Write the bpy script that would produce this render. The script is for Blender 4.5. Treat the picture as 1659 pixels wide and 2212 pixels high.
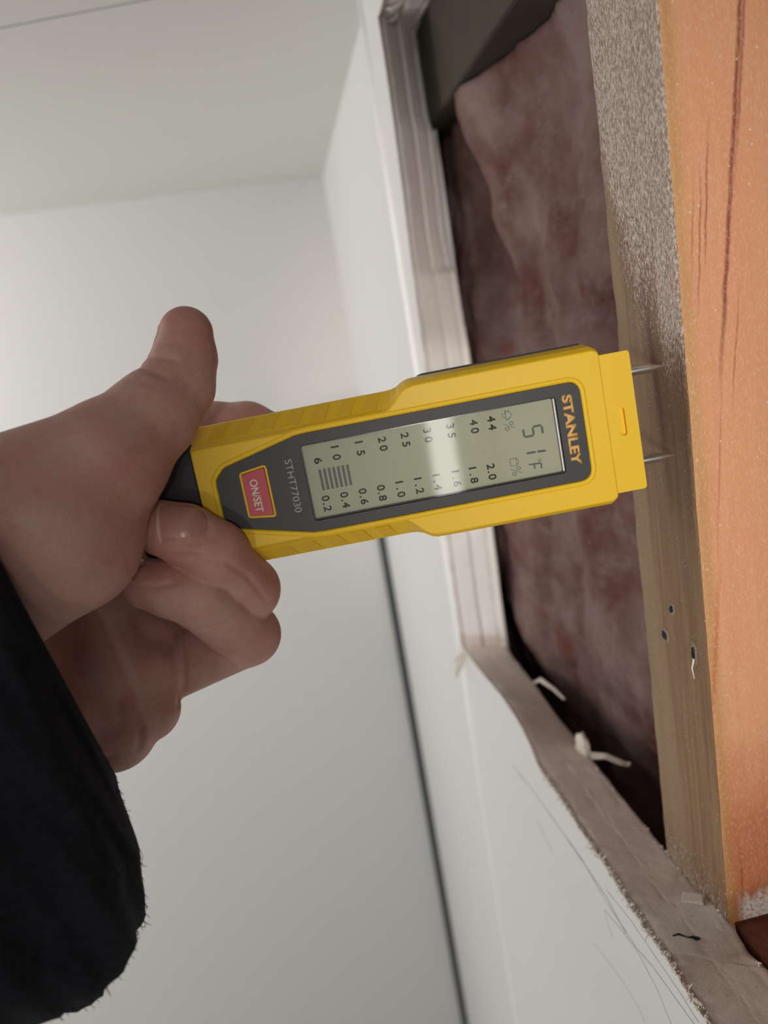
import bpy, bmesh, math, random
import numpy as np
from mathutils import Vector, Matrix, noise

random.seed(7); np.random.seed(7)
for o in list(bpy.data.objects): bpy.data.objects.remove(o)
S = bpy.context.scene
COL = S.collection

# ------------------------------------------------------------------ camera
# The photographer stands in a small room and looks along the right hand wall (+Y), lens EYE above the floor.
# X = into the right wall, Y = along that wall, Z = up.
EYE = 2.2
RIGHT = Vector((0.97765857, -0.13211238, -0.16349322))   # picture right, down and forward as world directions
DOWN = Vector((-0.18786735, -0.20030488, -0.96155281))
FWD = Vector((0.09428454, 0.97078539, -0.22064939))
cam_d = bpy.data.cameras.new('camera'); cam = bpy.data.objects.new('camera', cam_d); COL.objects.link(cam)
cam.matrix_world = Matrix.Translation((0, 0, EYE)) @ Matrix((RIGHT, -DOWN, -FWD)).transposed().to_4x4()
cam_d.sensor_width = 36; cam_d.lens = 36 * 1660 / 2212
cam_d.clip_start = 0.005; cam_d.clip_end = 50
cam_d.dof.use_dof = True; cam_d.dof.focus_distance = 0.212; cam_d.dof.aperture_fstop = 9.5
S.camera = cam

# ------------------------------------------------------------------ light
world = bpy.data.worlds.new('room_light'); S.world = world; world.use_nodes = True
bg = world.node_tree.nodes['Background']
bg.inputs[0].default_value = (1.0, 0.985, 0.965, 1); bg.inputs[1].default_value = 0.345
S.view_settings.view_transform = 'Standard'; S.view_settings.look = 'None'
S.view_settings.gamma = 1; S.view_settings.exposure = 0.0; S.view_settings.use_curve_mapping = False

def lamp(name, kind, loc, target, power, color=(1, 1, 1), **kw):
    d = bpy.data.lights.new(name, kind); o = bpy.data.objects.new(name, d); COL.objects.link(o)
    o.location = (loc[0], loc[1], loc[2] + EYE)
    t = Vector((target[0], target[1], target[2] + EYE))
    o.rotation_euler = (t - o.location).to_track_quat('-Z', 'Y').to_euler()
    d.energy = power; d.color = color
    for k, v in kw.items(): setattr(d, k, v)
    return o
# work lamp standing low behind the photographer, thrown on the opened wall
lamp('work_lamp', 'SPOT', (-0.42, -0.95, -0.31), (0.172, 0.195, -0.045), 16, (1.0, 0.94, 0.86),
     spot_size=math.radians(20), spot_blend=1.0, shadow_soft_size=0.05)
# added spot behind, brightens far rim, stud and meter head, clears the hand
lamp('added_spot', 'SPOT', (0.0, -1.15, 0.09), (0.168, 0.26, -0.045), 35, (1.0, 0.94, 0.87),
     spot_size=math.radians(18), spot_blend=1.0, shadow_soft_size=0.04)
# daylight from the left, high up, washing over the far wall
lamp('left_window', 'AREA', (-0.72, 0.55, 0.05), (-0.05, 0.92, 0.09), 2.7, (1.0, 0.985, 0.95), shape='RECTANGLE', size=0.35, size_y=0.22)
# unseen low light on the left, added to brighten the lower walls
lamp('low_left_light', 'AREA', (-0.78, 0.30, -0.72), (-0.05, 0.9, -0.72), 1.3, (1.0, 0.99, 0.97), shape='RECTANGLE', size=0.5, size_y=0.4)
# tall tube lamp in the room behind, mirrored in the display of the meter
lamp('tube_lamp', 'AREA', (0.035, -1.7, 0.0), (0.035, 0.2, -0.03), 0.75, (1, 0.99, 0.96), shape='RECTANGLE', size=0.07, size_y=0.55)

# ------------------------------------------------------------------ helpers
def tag(o, label=None, cat=None, group=None, kind=None):
    if label: o['label'] = label
    if cat: o['category'] = cat
    if group: o['group'] = group
    if kind: o['kind'] = kind
    return o
def P(x, y, z): return Vector((x, y, z + EYE))

def mesh_obj(name, verts, faces, mat, parent=None, smooth=False, bevel=0, seg=2, autosmooth=None):
    me = bpy.data.meshes.new(name); me.from_pydata([tuple(v) for v in verts], [], faces)
    bm = bmesh.new(); bm.from_mesh(me); bmesh.ops.recalc_face_normals(bm, faces=bm.faces[:]); bm.to_mesh(me); bm.free()
    return fin(name, me, mat, parent, smooth, bevel, seg, autosmooth)
def fin(name, me, mat, parent=None, smooth=False, bevel=0, seg=2, autosmooth=None):
    mats = mat if isinstance(mat, (list, tuple)) else [mat]
    for m in mats: me.materials.append(m)
    o = bpy.data.objects.new(name, me); COL.objects.link(o)
    if smooth or autosmooth:
        me.polygons.foreach_set('use_smooth', [True] * len(me.polygons))
    if autosmooth:
        bm = bmesh.new(); bm.from_mesh(me)
        for e in bm.edges:
            if len(e.link_faces) == 2 and e.calc_face_angle(0) > autosmooth: e.smooth = False
        bm.to_mesh(me); bm.free()
    if bevel:
        b = o.modifiers.new('bevel', 'BEVEL'); b.width = bevel; b.segments = seg; b.limit_method = 'ANGLE'; b.angle_limit = math.radians(35)
        b.harden_normals = False
    if parent: o.parent = parent
    return o
def empty(name, loc=(0, 0, 0), mat=None):
    o = bpy.data.objects.new(name, None); COL.objects.link(o); o.empty_display_size = 0.01
    if mat is not None: o.matrix_world = mat
    else: o.location = loc
    return o
def box_vf(x0, x1, y0, y1, z0, z1):
    v = [(x, y, z) for x in (x0, x1) for y in (y0, y1) for z in (z0, z1)]
    f = [(0, 1, 3, 2), (4, 6, 7, 5), (0, 4, 5, 1), (2, 3, 7, 6), (0, 2, 6, 4), (1, 5, 7, 3)]
    return v, f
def wbox(name, x0, x1, y0, y1, z0, z1, mat, parent=None, **kw):
    v, f = box_vf(x0, x1, y0, y1, z0 + EYE, z1 + EYE)
    return mesh_obj(name, v, f, mat, parent, **kw)
def rounded(pts, rad, n=6):
    """polygon with rounded corners; rad a number or a list"""
    out = []; N = len(pts)
    for i in range(N):
        r = rad[i] if isinstance(rad, (list, tuple)) else rad
        p = Vector(pts[i]).to_2d() if len(pts[i]) > 2 else Vector(pts[i]); a = Vector(pts[i - 1]); b = Vector(pts[(i + 1) % N])
        da = (a - p).normalized(); db = (b - p).normalized()
        ang = da.angle(db); t = min(r / math.tan(ang / 2), (a - p).length * .48, (b - p).length * .48)
        if t < 1e-6: out.append(tuple(p)); continue
        s = p + da * t; e = p + db * t
        for k in range(n + 1):
            q = k / n
            out.append(tuple((1 - q) ** 2 * s + 2 * q * (1 - q) * p + q * q * e))
    return out
def offset_poly(pts, d):
    N = len(pts); out = []
    area = sum(pts[i][0] * pts[(i + 1) % N][1] - pts[(i + 1) % N][0] * pts[i][1] for i in range(N))
    sg = 1 if area > 0 else -1
    for i in range(N):
        a = Vector(pts[i - 1]); p = Vector(pts[i]); b = Vector(pts[(i + 1) % N])
        e1 = (p - a).normalized(); e2 = (b - p).normalized()
        n1 = Vector((e1.y, -e1.x)) * sg; n2 = Vector((e2.y, -e2.x)) * sg
        m = n1 + n2; l = max(m.length, .3); m = m / l
        out.append(tuple(p + m * (d / max(.5, m.dot(n1)))))
    return out
def slab_bm(outer, holes, h0, h1, outer_low=None, bottom=True):
    """extruded plate (mm, local meter axes) with holes; outer_low lets the flank slope"""
    bm = bmesh.new(); MM = .001
    def ring(pts, h): return [bm.verts.new((x * MM, y * MM, h * MM)) for x, y in pts]
    top = [ring(outer, h1)] + [ring(h_, h1) for h_ in holes]
    low = [ring(outer_low or outer, h0)] + [ring(h_, h0) for h_ in holes]
    for group in ((top, low) if bottom else (top,)):
        es = []
        for r in group:
            for i in range(len(r)): es.append(bm.edges.new((r[i], r[(i + 1) % len(r)])))
        bmesh.ops.triangle_fill(bm, use_beauty=True, use_dissolve=False, edges=es)
    for a, b in zip(top, low):
        for i in range(len(a)):
            j = (i + 1) % len(a); bm.faces.new((a[i], a[j], b[j], b[i]))
    bmesh.ops.recalc_face_normals(bm, faces=bm.faces[:])
    return bm
def bm_obj(name, bm, mat, parent=None, **kw):
    me = bpy.data.meshes.new(name); bm.to_mesh(me); bm.free()
    return fin(name, me, mat, parent, **kw)
def tube_vf(pts, rads, n=8, cap=True):
    """tapered tube along points"""
    V = []; Fc = []; pts = [Vector(p) for p in pts]
    up = Vector((.31, .2, .93))
    for i, p in enumerate(pts):
        d = (pts[min(i + 1, len(pts) - 1)] - pts[max(i - 1, 0)]).normalized()
        a = d.cross(up).normalized(); b = d.cross(a)
        r = rads[i] if isinstance(rads, (list, tuple)) else rads
        for k in range(n):
            t = 2 * math.pi * k / n; V.append(p + a * math.cos(t) * r + b * math.sin(t) * r)
    for i in range(len(pts) - 1):
        for k in range(n):
            k2 = (k + 1) % n; Fc.append((i * n + k, i * n + k2, (i + 1) * n + k2, (i + 1) * n + k))
    if cap:
        Fc.append(tuple(range(n))); Fc.append(tuple((len(pts) - 1) * n + k for k in range(n)))
    return V, Fc
def join_vf(parts):
    V = []; Fc = []
    for v, f in parts:
        o = len(V); V += list(v); Fc += [tuple(i + o for i in q) for q in f]
    return V, Fc

# ------------------------------------------------------------------ materials
class N:
    """small node builder"""
    def __init__(s, name):
        s.m = bpy.data.materials.new(name); s.m.use_nodes = True; s.t = s.m.node_tree; s.b = s.t.nodes['Principled BSDF']
        s.co = s.t.nodes.new('ShaderNodeTexCoord')
    def add(s, kind, **kw):
        n = s.t.nodes.new(kind)
        for k, v in kw.items(): setattr(n, k, v)
        return n
    def link(s, a, b): s.t.links.new(a, b)
    def setin(s, n, key, v):
        if hasattr(v, 'is_output') or isinstance(v, bpy.types.NodeSocket): s.link(v, n.inputs[key])
        else: n.inputs[key].default_value = v
    def mapping(s, scale=(1, 1, 1), loc=(0, 0, 0), src='Object'):
        m = s.add('ShaderNodeMapping'); s.link(s.co.outputs[src], m.inputs[0]); m.inputs['Scale'].default_value = scale; m.inputs['Location'].default_value = loc
        return m.outputs[0]
    def noise(s, vec, scale, detail=4, rough=.55, out='Fac'):
        n = s.add('ShaderNodeTexNoise'); s.link(vec, n.inputs['Vector']); n.inputs['Scale'].default_value = scale
        n.inputs['Detail'].default_value = detail; n.inputs['Roughness'].default_value = rough
        return n.outputs[out]
    def vor(s, vec, scale, out='Distance'):
        n = s.add('ShaderNodeTexVoronoi'); s.link(vec, n.inputs['Vector']); n.inputs['Scale'].default_value = scale
        return n.outputs[out]
    def math(s, op, a, b=0.0, c=0.0, clamp=False):
        n = s.add('ShaderNodeMath', operation=op, use_clamp=clamp)
        s.setin(n, 0, a); s.setin(n, 1, b); s.setin(n, 2, c)
        return n.outputs[0]
    def rng(s, v, a, b, lo=0., hi=1., smooth=False):
        n = s.add('ShaderNodeMapRange', interpolation_type='SMOOTHSTEP' if smooth else 'LINEAR')
        s.setin(n, 0, v); n.inputs[1].default_value = a; n.inputs[2].default_value = b; n.inputs[3].default_value = lo; n.inputs[4].default_value = hi
        return n.outputs[0]
    def mix(s, f, a, b):
        n = s.add('ShaderNodeMix', data_type='RGBA')
        s.setin(n, 0, f)
        for k, v in ((6, a), (7, b)):
            if isinstance(v, bpy.types.NodeSocket): s.link(v, n.inputs[k])
            else: n.inputs[k].default_value = (*v, 1)
        return n.outputs[2]
    def xyz(s, src='Object'):
        n = s.add('ShaderNodeSeparateXYZ'); s.link(s.co.outputs[src], n.inputs[0]); return n.outputs
    def color(s, c):
        if isinstance(c, bpy.types.NodeSocket): s.link(c, s.b.inputs['Base Color'])
        else: s.b.inputs['Base Color'].default_value = (*c, 1)
    def bump(s, h, strength, dist):
        n = s.add('ShaderNodeBump'); s.link(h, n.inputs['Height']); n.inputs['Strength'].default_value = strength; n.inputs['Distance'].default_value = dist
        s.link(n.outputs[0], s.b.inputs['Normal'])
    def set(s, **kw):
        for k, v in kw.items(): s.b.inputs[k.replace('_', ' ')].default_value = v
        return s.m

def mat_plain(name, col, rough=.5, metal=0., var=0., scale=300, bump=0., bscale=2000, bdist=.0001, spec=.5, coat=0.):
    n = N(name); v = n.mapping()
    if var:
        f = n.noise(v, scale, 5)
        n.color(n.mix(f, tuple(c * (1 - var) for c in col), tuple(min(1, c * (1 + var)) for c in col)))
    else: n.color(col)
    if bump: n.bump(n.noise(v, bscale, 3), bump, bdist)
    n.set(Roughness=rough, Metallic=metal, Specular_IOR_Level=spec, Coat_Weight=coat)
    return n.m

M_wall = mat_plain('white_wall_paint', (.745, .735, .72), .55, var=.015, scale=3, bump=.12, bscale=420, bdist=.0006)
M_ceil = mat_plain('white_ceiling_paint', (.76, .755, .73), .7, var=.015, scale=4, bump=.12, bscale=400, bdist=.0006)
M_bead = mat_plain('bead_highlight', (.93, .925, .91), .3)  # paler than the walls: the bead's bright highlight is put into its colour
M_dark = mat_plain('dark_gap_shade', (.035, .045, .047), .5)  # shade of the corner gap as a colour
M_joint = mat_plain('ceiling_joint_line', (.30, .295, .28), .8)
M_pencil = mat_plain('pencil_graphite', (.16, .16, .165), .45, var=.4, scale=900)
M_floor = mat_plain('floor_boards', (.42, .36, .29), .6, var=.1, scale=4)

def m_gypsum():
    n = N('cut_gypsum'); v = n.mapping()
    big = n.noise(v, 45, 5); fine = n.noise(v, 900, 4, .7)
    z = n.xyz(); c = n.mix(n.rng(big, .3, .75), (.60, .515, .47), (.70, .625, .58))
    # the lower cut is darker and browner, the vertical one paler
    d = n.rng(n.math('ADD', z[2], n.math('MULTIPLY', n.math('SUBTRACT', big, .5), .012)), EYE - .192, EYE - .1875, 0, 1)
    c2 = n.mix(n.rng(big, .3, .75), (.80, .75, .72), (.87, .835, .81))
    c = n.mix(d, c, c2)
    pit = n.rng(n.vor(v, 260), .0, .13); c = n.mix(pit, (.36, .31, .28), c)
    n.color(n.mix(n.rng(fine, .55, .75), c, (.74, .70, .67)))
    n.bump(n.math('ADD', fine, n.math('MULTIPLY', big, 2)), .5, .0006)
    n.set(Roughness=.92, Specular_IOR_Level=.2); return n.m
M_gyp = m_gypsum()
M_paper = mat_plain('torn_paper', (.82, .75, .69), .9, var=.1, scale=200, spec=.2)

def m_stud_side():
    n = N('pine_planed_side'); X, Y, Z = n.xyz(); Z = n.math('SUBTRACT', Z, EYE)
    v = n.mapping((1, 1, .045)); vs = n.mapping()
    grain = n.noise(v, 420, 6, .65); band = n.noise(n.mapping((1, 1, .07)), 70, 4); blot = n.noise(n.mapping((1, 1, .45)), 26, 4)
    c = n.mix(n.rng(grain, .3, .72), (.70, .33, .17), (.86, .50, .28))
    c = n.mix(n.rng(band, .35, .7), c, (.78, .35, .19))
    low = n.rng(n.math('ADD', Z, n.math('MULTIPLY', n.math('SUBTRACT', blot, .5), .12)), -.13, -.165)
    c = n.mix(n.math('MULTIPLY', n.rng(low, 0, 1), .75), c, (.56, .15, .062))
    c = n.mix(n.math('MULTIPLY', n.rng(blot, .52, .72), .55), c, (.80, .42, .22))
    edge = n.rng(X, .1085, .1055); c = n.mix(n.math('MULTIPLY', edge, .7), c, (.55, .29, .10))
    wob = n.math('MULTIPLY', n.math('SUBTRACT', n.noise(n.mapping((0, 0, 1)), 60, 3), .5), .0022)
    def streak(c, k, x0, wd, z0, z1, col, amt, fade=.012):
        d = n.math('ABSOLUTE', n.math('ADD', n.math('SUBTRACT', n.math('SUBTRACT', X, n.math('MULTIPLY', Z, k)), x0), wob))
        m = n.math('MULTIPLY', n.rng(d, wd, wd * .25), n.math('MULTIPLY', n.rng(Z, z0 - fade, z0 + fade), n.rng(Z, z1 + fade, z1 - fade)))
        m = n.math('MULTIPLY', m, n.rng(grain, .2, .5, .45, 1))
        return n.mix(n.math('MULTIPLY', m, amt), c, col)
    c = streak(c, .1294, .1166, .0009, -.02, .2, (.24, .045, .035), .85)
    c = streak(c, .1294, .1177, .0006, .03, .2, (.30, .06, .04), .7)
    c = streak(c, .10, .1108, .00045, .006, .034, (.33, .075, .04), .75, .006)
    c = streak(c, .10, .1092, .0004, -.005, .024, (.33, .075, .04), .65, .006)
    c = streak(c, .10, .1072, .0004, .006, .02, (.33, .075, .04), .6, .006)
    c = streak(c, .13, .1205, .0004, -.03, -.006, (.40, .10, .05), .6, .006)
    c = streak(c, .12, .1186, .0010, -.15, -.085, (.55, .14, .06), .6)
    c = streak(c, .10, .1163, .0005, -.065, -.03, (.5, .12, .06), .5)
    c = streak(c, .02, .1128, .00045, -.20, -.172, (.2, .06, .03), .7, .006)
    fl = n.rng(n.noise(n.mapping((1, 1, .4)), 2100, 3, .7), .50, .70)
    # plaster specks
    sp = n.rng(n.vor(n.mapping((1, .2, .8)), 420), .13, .09)
    sp = n.math('MULTIPLY', sp, n.rng(n.noise(vs, 300, 2), .52, .62))
    c = n.mix(n.math('MULTIPLY', sp, .9), c, (.90, .72, .58))
    sm = n.rng(n.math('ADD', Z, n.math('MULTIPLY', n.math('SUBTRACT', n.noise(n.mapping((1, 1, .3)), 260, 4), .5), .016)), -.1845, -.1885)
    sm = n.math('MULTIPLY', sm, n.rng(X, .107, .110))
    sm = n.math('MULTIPLY', sm, n.rng(n.noise(vs, 900, 3), .38, .52, .25, 1))
    c = n.mix(n.math('MULTIPLY', n.math('MAXIMUM', fl, 0), .34), c, (.97, .70, .44)); c = n.mix(sm, c, (.93, .88, .84))
    n.color(c); n.bump(n.math('ADD', grain, n.math('MULTIPLY', n.noise(vs, 2600, 3, .7), .8)), .55, .00035)
    n.set(Roughness=.55, Specular_IOR_Level=.4); return n.m
def m_stud_face():
    n = N('pine_nailing_face'); X, Y, Z = n.xyz(); Z = n.math('SUBTRACT', Z, EYE)
    v = n.mapping((1, 1, .05)); vs = n.mapping(); g = n.noise(v, 380, 5, .6); fine = n.noise(n.mapping((1, 1, .4)), 1900, 3, .75)
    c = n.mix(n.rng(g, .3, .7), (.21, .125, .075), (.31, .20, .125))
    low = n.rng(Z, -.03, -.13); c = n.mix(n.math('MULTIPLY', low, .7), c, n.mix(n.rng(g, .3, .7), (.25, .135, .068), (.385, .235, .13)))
    # a paler clean strip along the far edge
    c = n.mix(n.math('MULTIPLY', n.rng(n.math('ADD', Y, n.math('MULTIPLY', Z, -.06)), .2245, .2275), n.math('MULTIPLY', n.rng(Z, .055, .02), .65)), c, (.36, .25, .155))
    # dark streaks along the grain
    wob = n.math('MULTIPLY', n.math('SUBTRACT', n.noise(n.mapping((0, 0, 1)), 45, 3), .5), .005)
    d = n.math('ABSOLUTE', n.math('ADD', n.math('SUBTRACT', n.math('SUBTRACT', Y, n.math('MULTIPLY', Z, .10)), .2125), wob))
    st = n.math('MULTIPLY', n.rng(d, .0028, .0008), n.math('MULTIPLY', n.rng(Z, -.066, -.03), n.rng(Z, .012, .0)))
    c = n.mix(n.math('MULTIPLY', st, .75), c, (.15, .07, .06))
    # plaster dust, thick at the top near the arris
    dm = n.math('MULTIPLY', n.rng(Z, -.022, .05), n.rng(n.math('ADD', Y, n.math('MULTIPLY', Z, -.12)), .2285, .2150))
    dm = n.math('ADD', dm, n.math('MULTIPLY', n.rng(Z, .02, .075), .55)); 
    dm2 = n.math('MULTIPLY', n.rng(Z, .03, .02), n.math('MULTIPLY', n.rng(Y, .2075, .2035), n.rng(Z, -.03, -.005))); dm = n.math('MAXIMUM', dm, n.math('MULTIPLY', dm2, .75))
    dm = n.math('ADD', dm, n.math('MULTIPLY', n.rng(Z, -.195, -.175, 1, 0), .3))
    th = n.math('SUBTRACT', 1.02, dm)
    dust = n.rng(n.math('SUBTRACT', n.math('MULTIPLY', fine, 1.25), n.math('MULTIPLY', th, .72)), .05, .32)
    speck = n.math('MULTIPLY', n.rng(n.vor(vs, 620), .16, .1), n.rng(n.noise(vs, 240, 2), .45, .62))
    c = n.mix(n.math('MAXIMUM', n.math('MULTIPLY', dust, n.rng(fine, .42, .62, .12, .95)), n.math('MULTIPLY', speck, .6)), c, (.80, .70, .66))
    n.color(c); n.bump(n.math('ADD', g, fine), 1.0, .0008); n.set(Roughness=.75, Specular_IOR_Level=.3); return n.m
M_studside = m_stud_side(); M_studface = m_stud_face()
M_plate = mat_plain('dark_framing_timber', (.042, .035, .022), .8, var=.35, scale=60, bump=.3, bscale=400, bdist=.0005)
def m_insul():
    n = N('pink_insulation'); v = n.mapping(); a = n.noise(v, 22, 5, .6); b = n.noise(n.mapping((1, .5, 1)), 110, 6, .7); f = n.noise(v, 700, 4, .7)
    c = n.mix(n.rng(a, .36, .62), (.125, .052, .046), (.235, .16, .147))
    c = n.mix(n.math('MULTIPLY', n.rng(b, .5, .75), .6), c, (.275, .215, .20))
    red = n.rng(n.noise(n.mapping((1, 1, 1), (3.1, 2, 1)), 30, 3), .62, .72); c = n.mix(n.math('MULTIPLY', red, .6), c, (.17, .035, .025))
    n.color(c); n.bump(n.math('ADD', b, n.math('MULTIPLY', f, .35)), .8, .002); n.set(Roughness=1., Specular_IOR_Level=.1); return n.m
M_ins = m_insul()
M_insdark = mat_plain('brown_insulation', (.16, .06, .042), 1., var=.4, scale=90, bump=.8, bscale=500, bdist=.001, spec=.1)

M_yel = mat_plain('yellow_plastic', (.86, .545, .018), .42, var=.02, scale=60, bump=.10, bscale=3800, bdist=.00006, spec=.3)
M_yel2 = mat_plain('yellow_plastic_matte', (.80, .50, .03), .6, bump=.25, bscale=4200, bdist=.00008, spec=.3)
M_blk = mat_plain('black_rubber', (.024, .026, .029), .6, bump=.25, bscale=3500, bdist=.00008)
M_bez = mat_plain('charcoal_face_plate', (.018, .019, .021), .5, var=.5, scale=2600, bump=.25, bscale=3000, bdist=.00006)
M_red = mat_plain('red_rubber_button', (.50, .035, .055), .45, bump=.12, bscale=3500, bdist=.00006)
M_white = mat_plain('white_print', (.80, .74, .73), .5)
M_grey = mat_plain('grey_print', (.42, .43, .45), .5)
M_org = mat_plain('orange_print', (.80, .43, .12), .5)
M_seg = mat_plain('display_segment', (.022, .024, .018), .4)
M_bar = mat_plain('display_bar', (.03, .026, .022), .4)
M_lcd = mat_plain('display_reflector', (.40, .405, .29), .5, var=.06, scale=4200)
M_win = mat_plain('window_wall', (.05, .05, .045), .15)
M_steel = mat_plain('bright_steel', (.9, .88, .86), .33, 1.0)
def m_glass():
    n = N('display_window'); nt = n.t
    tr = n.add('ShaderNodeBsdfTransparent'); gl = n.add('ShaderNodeBsdfGlossy'); mx = n.add('ShaderNodeMixShader'); fr = n.add('ShaderNodeFresnel')
    fr.inputs[0].default_value = 1.5; gl.inputs['Roughness'].default_value = .045; tr.inputs[0].default_value = (.97, .975, .96, 1)
    n.link(fr.outputs[0], mx.inputs[0]); n.link(tr.outputs[0], mx.inputs[1]); n.link(gl.outputs[0], mx.inputs[2])
    n.link(mx.outputs[0], nt.nodes['Material Output'].inputs[0]); return n.m
M_glass = m_glass()
def m_skin():
    n = N('skin'); v = n.mapping(); a = n.noise(v, 55, 4); b = n.noise(v, 420, 4); f = n.noise(v, 1500, 3, .7)
    c = n.mix(n.rng(a, .32, .68), (.52, .24, .20), (.64, .385, .325))
    c = n.mix(n.math('MULTIPLY', n.rng(b, .5, .75), .3), c, (.52, .19, .165))
    n.color(c)
    cre = n.noise(n.mapping((1, 1, 1)), 900, 5, .6)
    n.bump(n.math('ADD', f, cre), .35, .0004)
    n.set(Roughness=.52, Specular_IOR_Level=.38, Subsurface_Weight=.06, Subsurface_Scale=.003)
    n.b.inputs['Subsurface Radius'].default_value = (1, .35, .2); return n.m
M_skin = m_skin()
M_nail = mat_plain('fingernail', (.50, .25, .21), .28, var=.05, scale=300, spec=.5, coat=.15)
M_nailtip = mat_plain('fingernail_edge', (.66, .45, .39), .35)
M_cloth = mat_plain('black_fleece', (.017, .019, .025), .95, var=.5, scale=500, bump=.6, bscale=1600, bdist=.0006, spec=.15)
M_lint = mat_plain('black_fibre', (.012, .012, .014), .9)

# ------------------------------------------------------------------ the room
XF, XB = .0785, .1035          # front and back of the (double) wall board
X3 = .0845                     # the wall beyond the corner bead stands a little further back
YBEAD, YCOR = .4565, .915      # corner bead, far corner
ZC = .182                      # ceiling
ZFL = -EYE
def back_y(x): return YCOR + .119 * (x - X3)

wall_r = wbox('wall_right', X3, X3 + .025, YBEAD, YCOR + .03, ZFL, ZC, M_wall); tag(wall_r, kind='structure')
v = [P(-2.6, back_y(-2.6), ZFL), P(X3 + .06, back_y(X3 + .06), ZFL), P(X3 + .06, back_y(X3 + .06) + .05, ZFL), P(-2.6, back_y(-2.6) + .05, ZFL)]
v += [p + Vector((0, 0, ZC - ZFL)) for p in v]
wall_b = mesh_obj('wall_back', v, [(0, 1, 2, 3), (4, 5, 6, 7), (0, 1, 5, 4), (1, 2, 6, 5), (2, 3, 7, 6), (3, 0, 4, 7)], M_wall); tag(wall_b, kind='structure')
ceil = wbox('ceiling', -2.6, .30, -.7, 1.1, ZC, ZC + .05, M_ceil); tag(ceil, kind='structure')
floor = wbox('floor', -2.6, .30, -2.2, 1.1, ZFL - .05, ZFL, M_floor); tag(floor, kind='structure')
# dark strip painted for the shade in the open joint, low in far corner
tr = wbox('gap_strip_1', X3 - .0085, X3 + .001, YCOR - .006, YCOR + .004, ZFL, -.15, M_dark, bevel=.002); tag(tr, kind='structure')
# corner bead beside the hole
vv, ff = tube_vf([P(XF + .0014, YBEAD + .001, z) for z in np.linspace(ZFL, ZC, 24)], .0036, 14)
bead = mesh_obj('corner_bead', vv, ff, M_bead, wall_r, smooth=True)
# joint line across the ceiling
def ribbon(pts, wds, nrm, lift=.00012, thick=.00015):
    pts = [Vector(p) for p in pts]; nrm = Vector(nrm).normalized(); V = []; Fc = []
    for i, p in enumerate(pts):
        d = (pts[min(i + 1, len(pts) - 1)] - pts[max(i - 1, 0)]).normalized(); s = d.cross(nrm).normalized()
        w_ = wds[i] if isinstance(wds, (list, tuple)) else wds
        for a in (-1, 1):
            for q in (0, 1): V.append(p + s * (a * w_ / 2) + nrm * (lift * q))
    for i in range(len(pts) - 1):
        a = 4 * i; b = a + 4
        Fc += [(a + 1, a + 3, b + 3, b + 1), (a, b, b + 2, a + 2), (a, a + 1, b + 1, b), (a + 2, b + 2, b + 3, a + 3)]
    Fc += [(0, 2, 3, 1), (len(V) - 4, len(V) - 3, len(V) - 1, len(V) - 2)]
    return V, Fc
vv, ff = ribbon([P(-.9, .568, ZC), P(-.107, .4535, ZC), P(-.0365, .4432, ZC), P(.03, .4335, ZC)], .0011, (0, 0, -1))
mesh_obj('joint_line', vv, ff, M_joint, ceil)

# ---- the opened wall board: two panels that meet behind the stud
def interp(tab, t):
    xs = [a for a, b in tab]; ys = [b for a, b in tab]; return float(np.interp(t, xs, ys))
ZBOT_F = [(-.5, -.193), (.1616, -.1923), (.174, -.1921), (.183, -.1916), (.1977, -.1937), (.2114, -.1942), (.2323, -.1938), (.2494, -.1952), (.2722, -.1953), (.2857, -.1959), (.294, -.1972), (.304, -.1965), (.312, -.1915), (.33, -.1881), (.3536, -.1885), (.4081, -.1952), (.46, -.2)]
ZBOT_B = [(-.5, -.193), (.1726, -.1924), (.1814, -.1951), (.1893, -.1932), (.1999, -.1935), (.2114, -.1975), (.2287, -.1974), (.28, -.1995), (.32, -.1999), (.3492, -.2012), (.3885, -.1992), (.4232, -.1998), (.44, -.1965)]
YFAR_F = [(-.205, .4545), (-.169, .4535), (-.1, .447), (-.002, .4309), (.037, .4262), (.0736, .4205), (.1062, .4172), (.1334, .4162), (.16, .4175)]
YFAR_B = [(-.205, .432), (-.1668, .4316), (-.119, .4285), (-.0164, .4262), (.004, .4298), (.027, .4315), (.031, .4395), (.0507, .4452), (.0745, .4425), (.1, .4397), (.1112, .4455), (.1347, .4465), (.16, .447)]
ZTOP = .1525; YNEAR = -.45; YJ = .1885
def fr(t, k, amp): return (noise.noise(Vector((t * 160, k * 7.1, 3.3))) + .6 * noise.noise(Vector((t * 520, k * 3.7, 1.1)))) * amp
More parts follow.
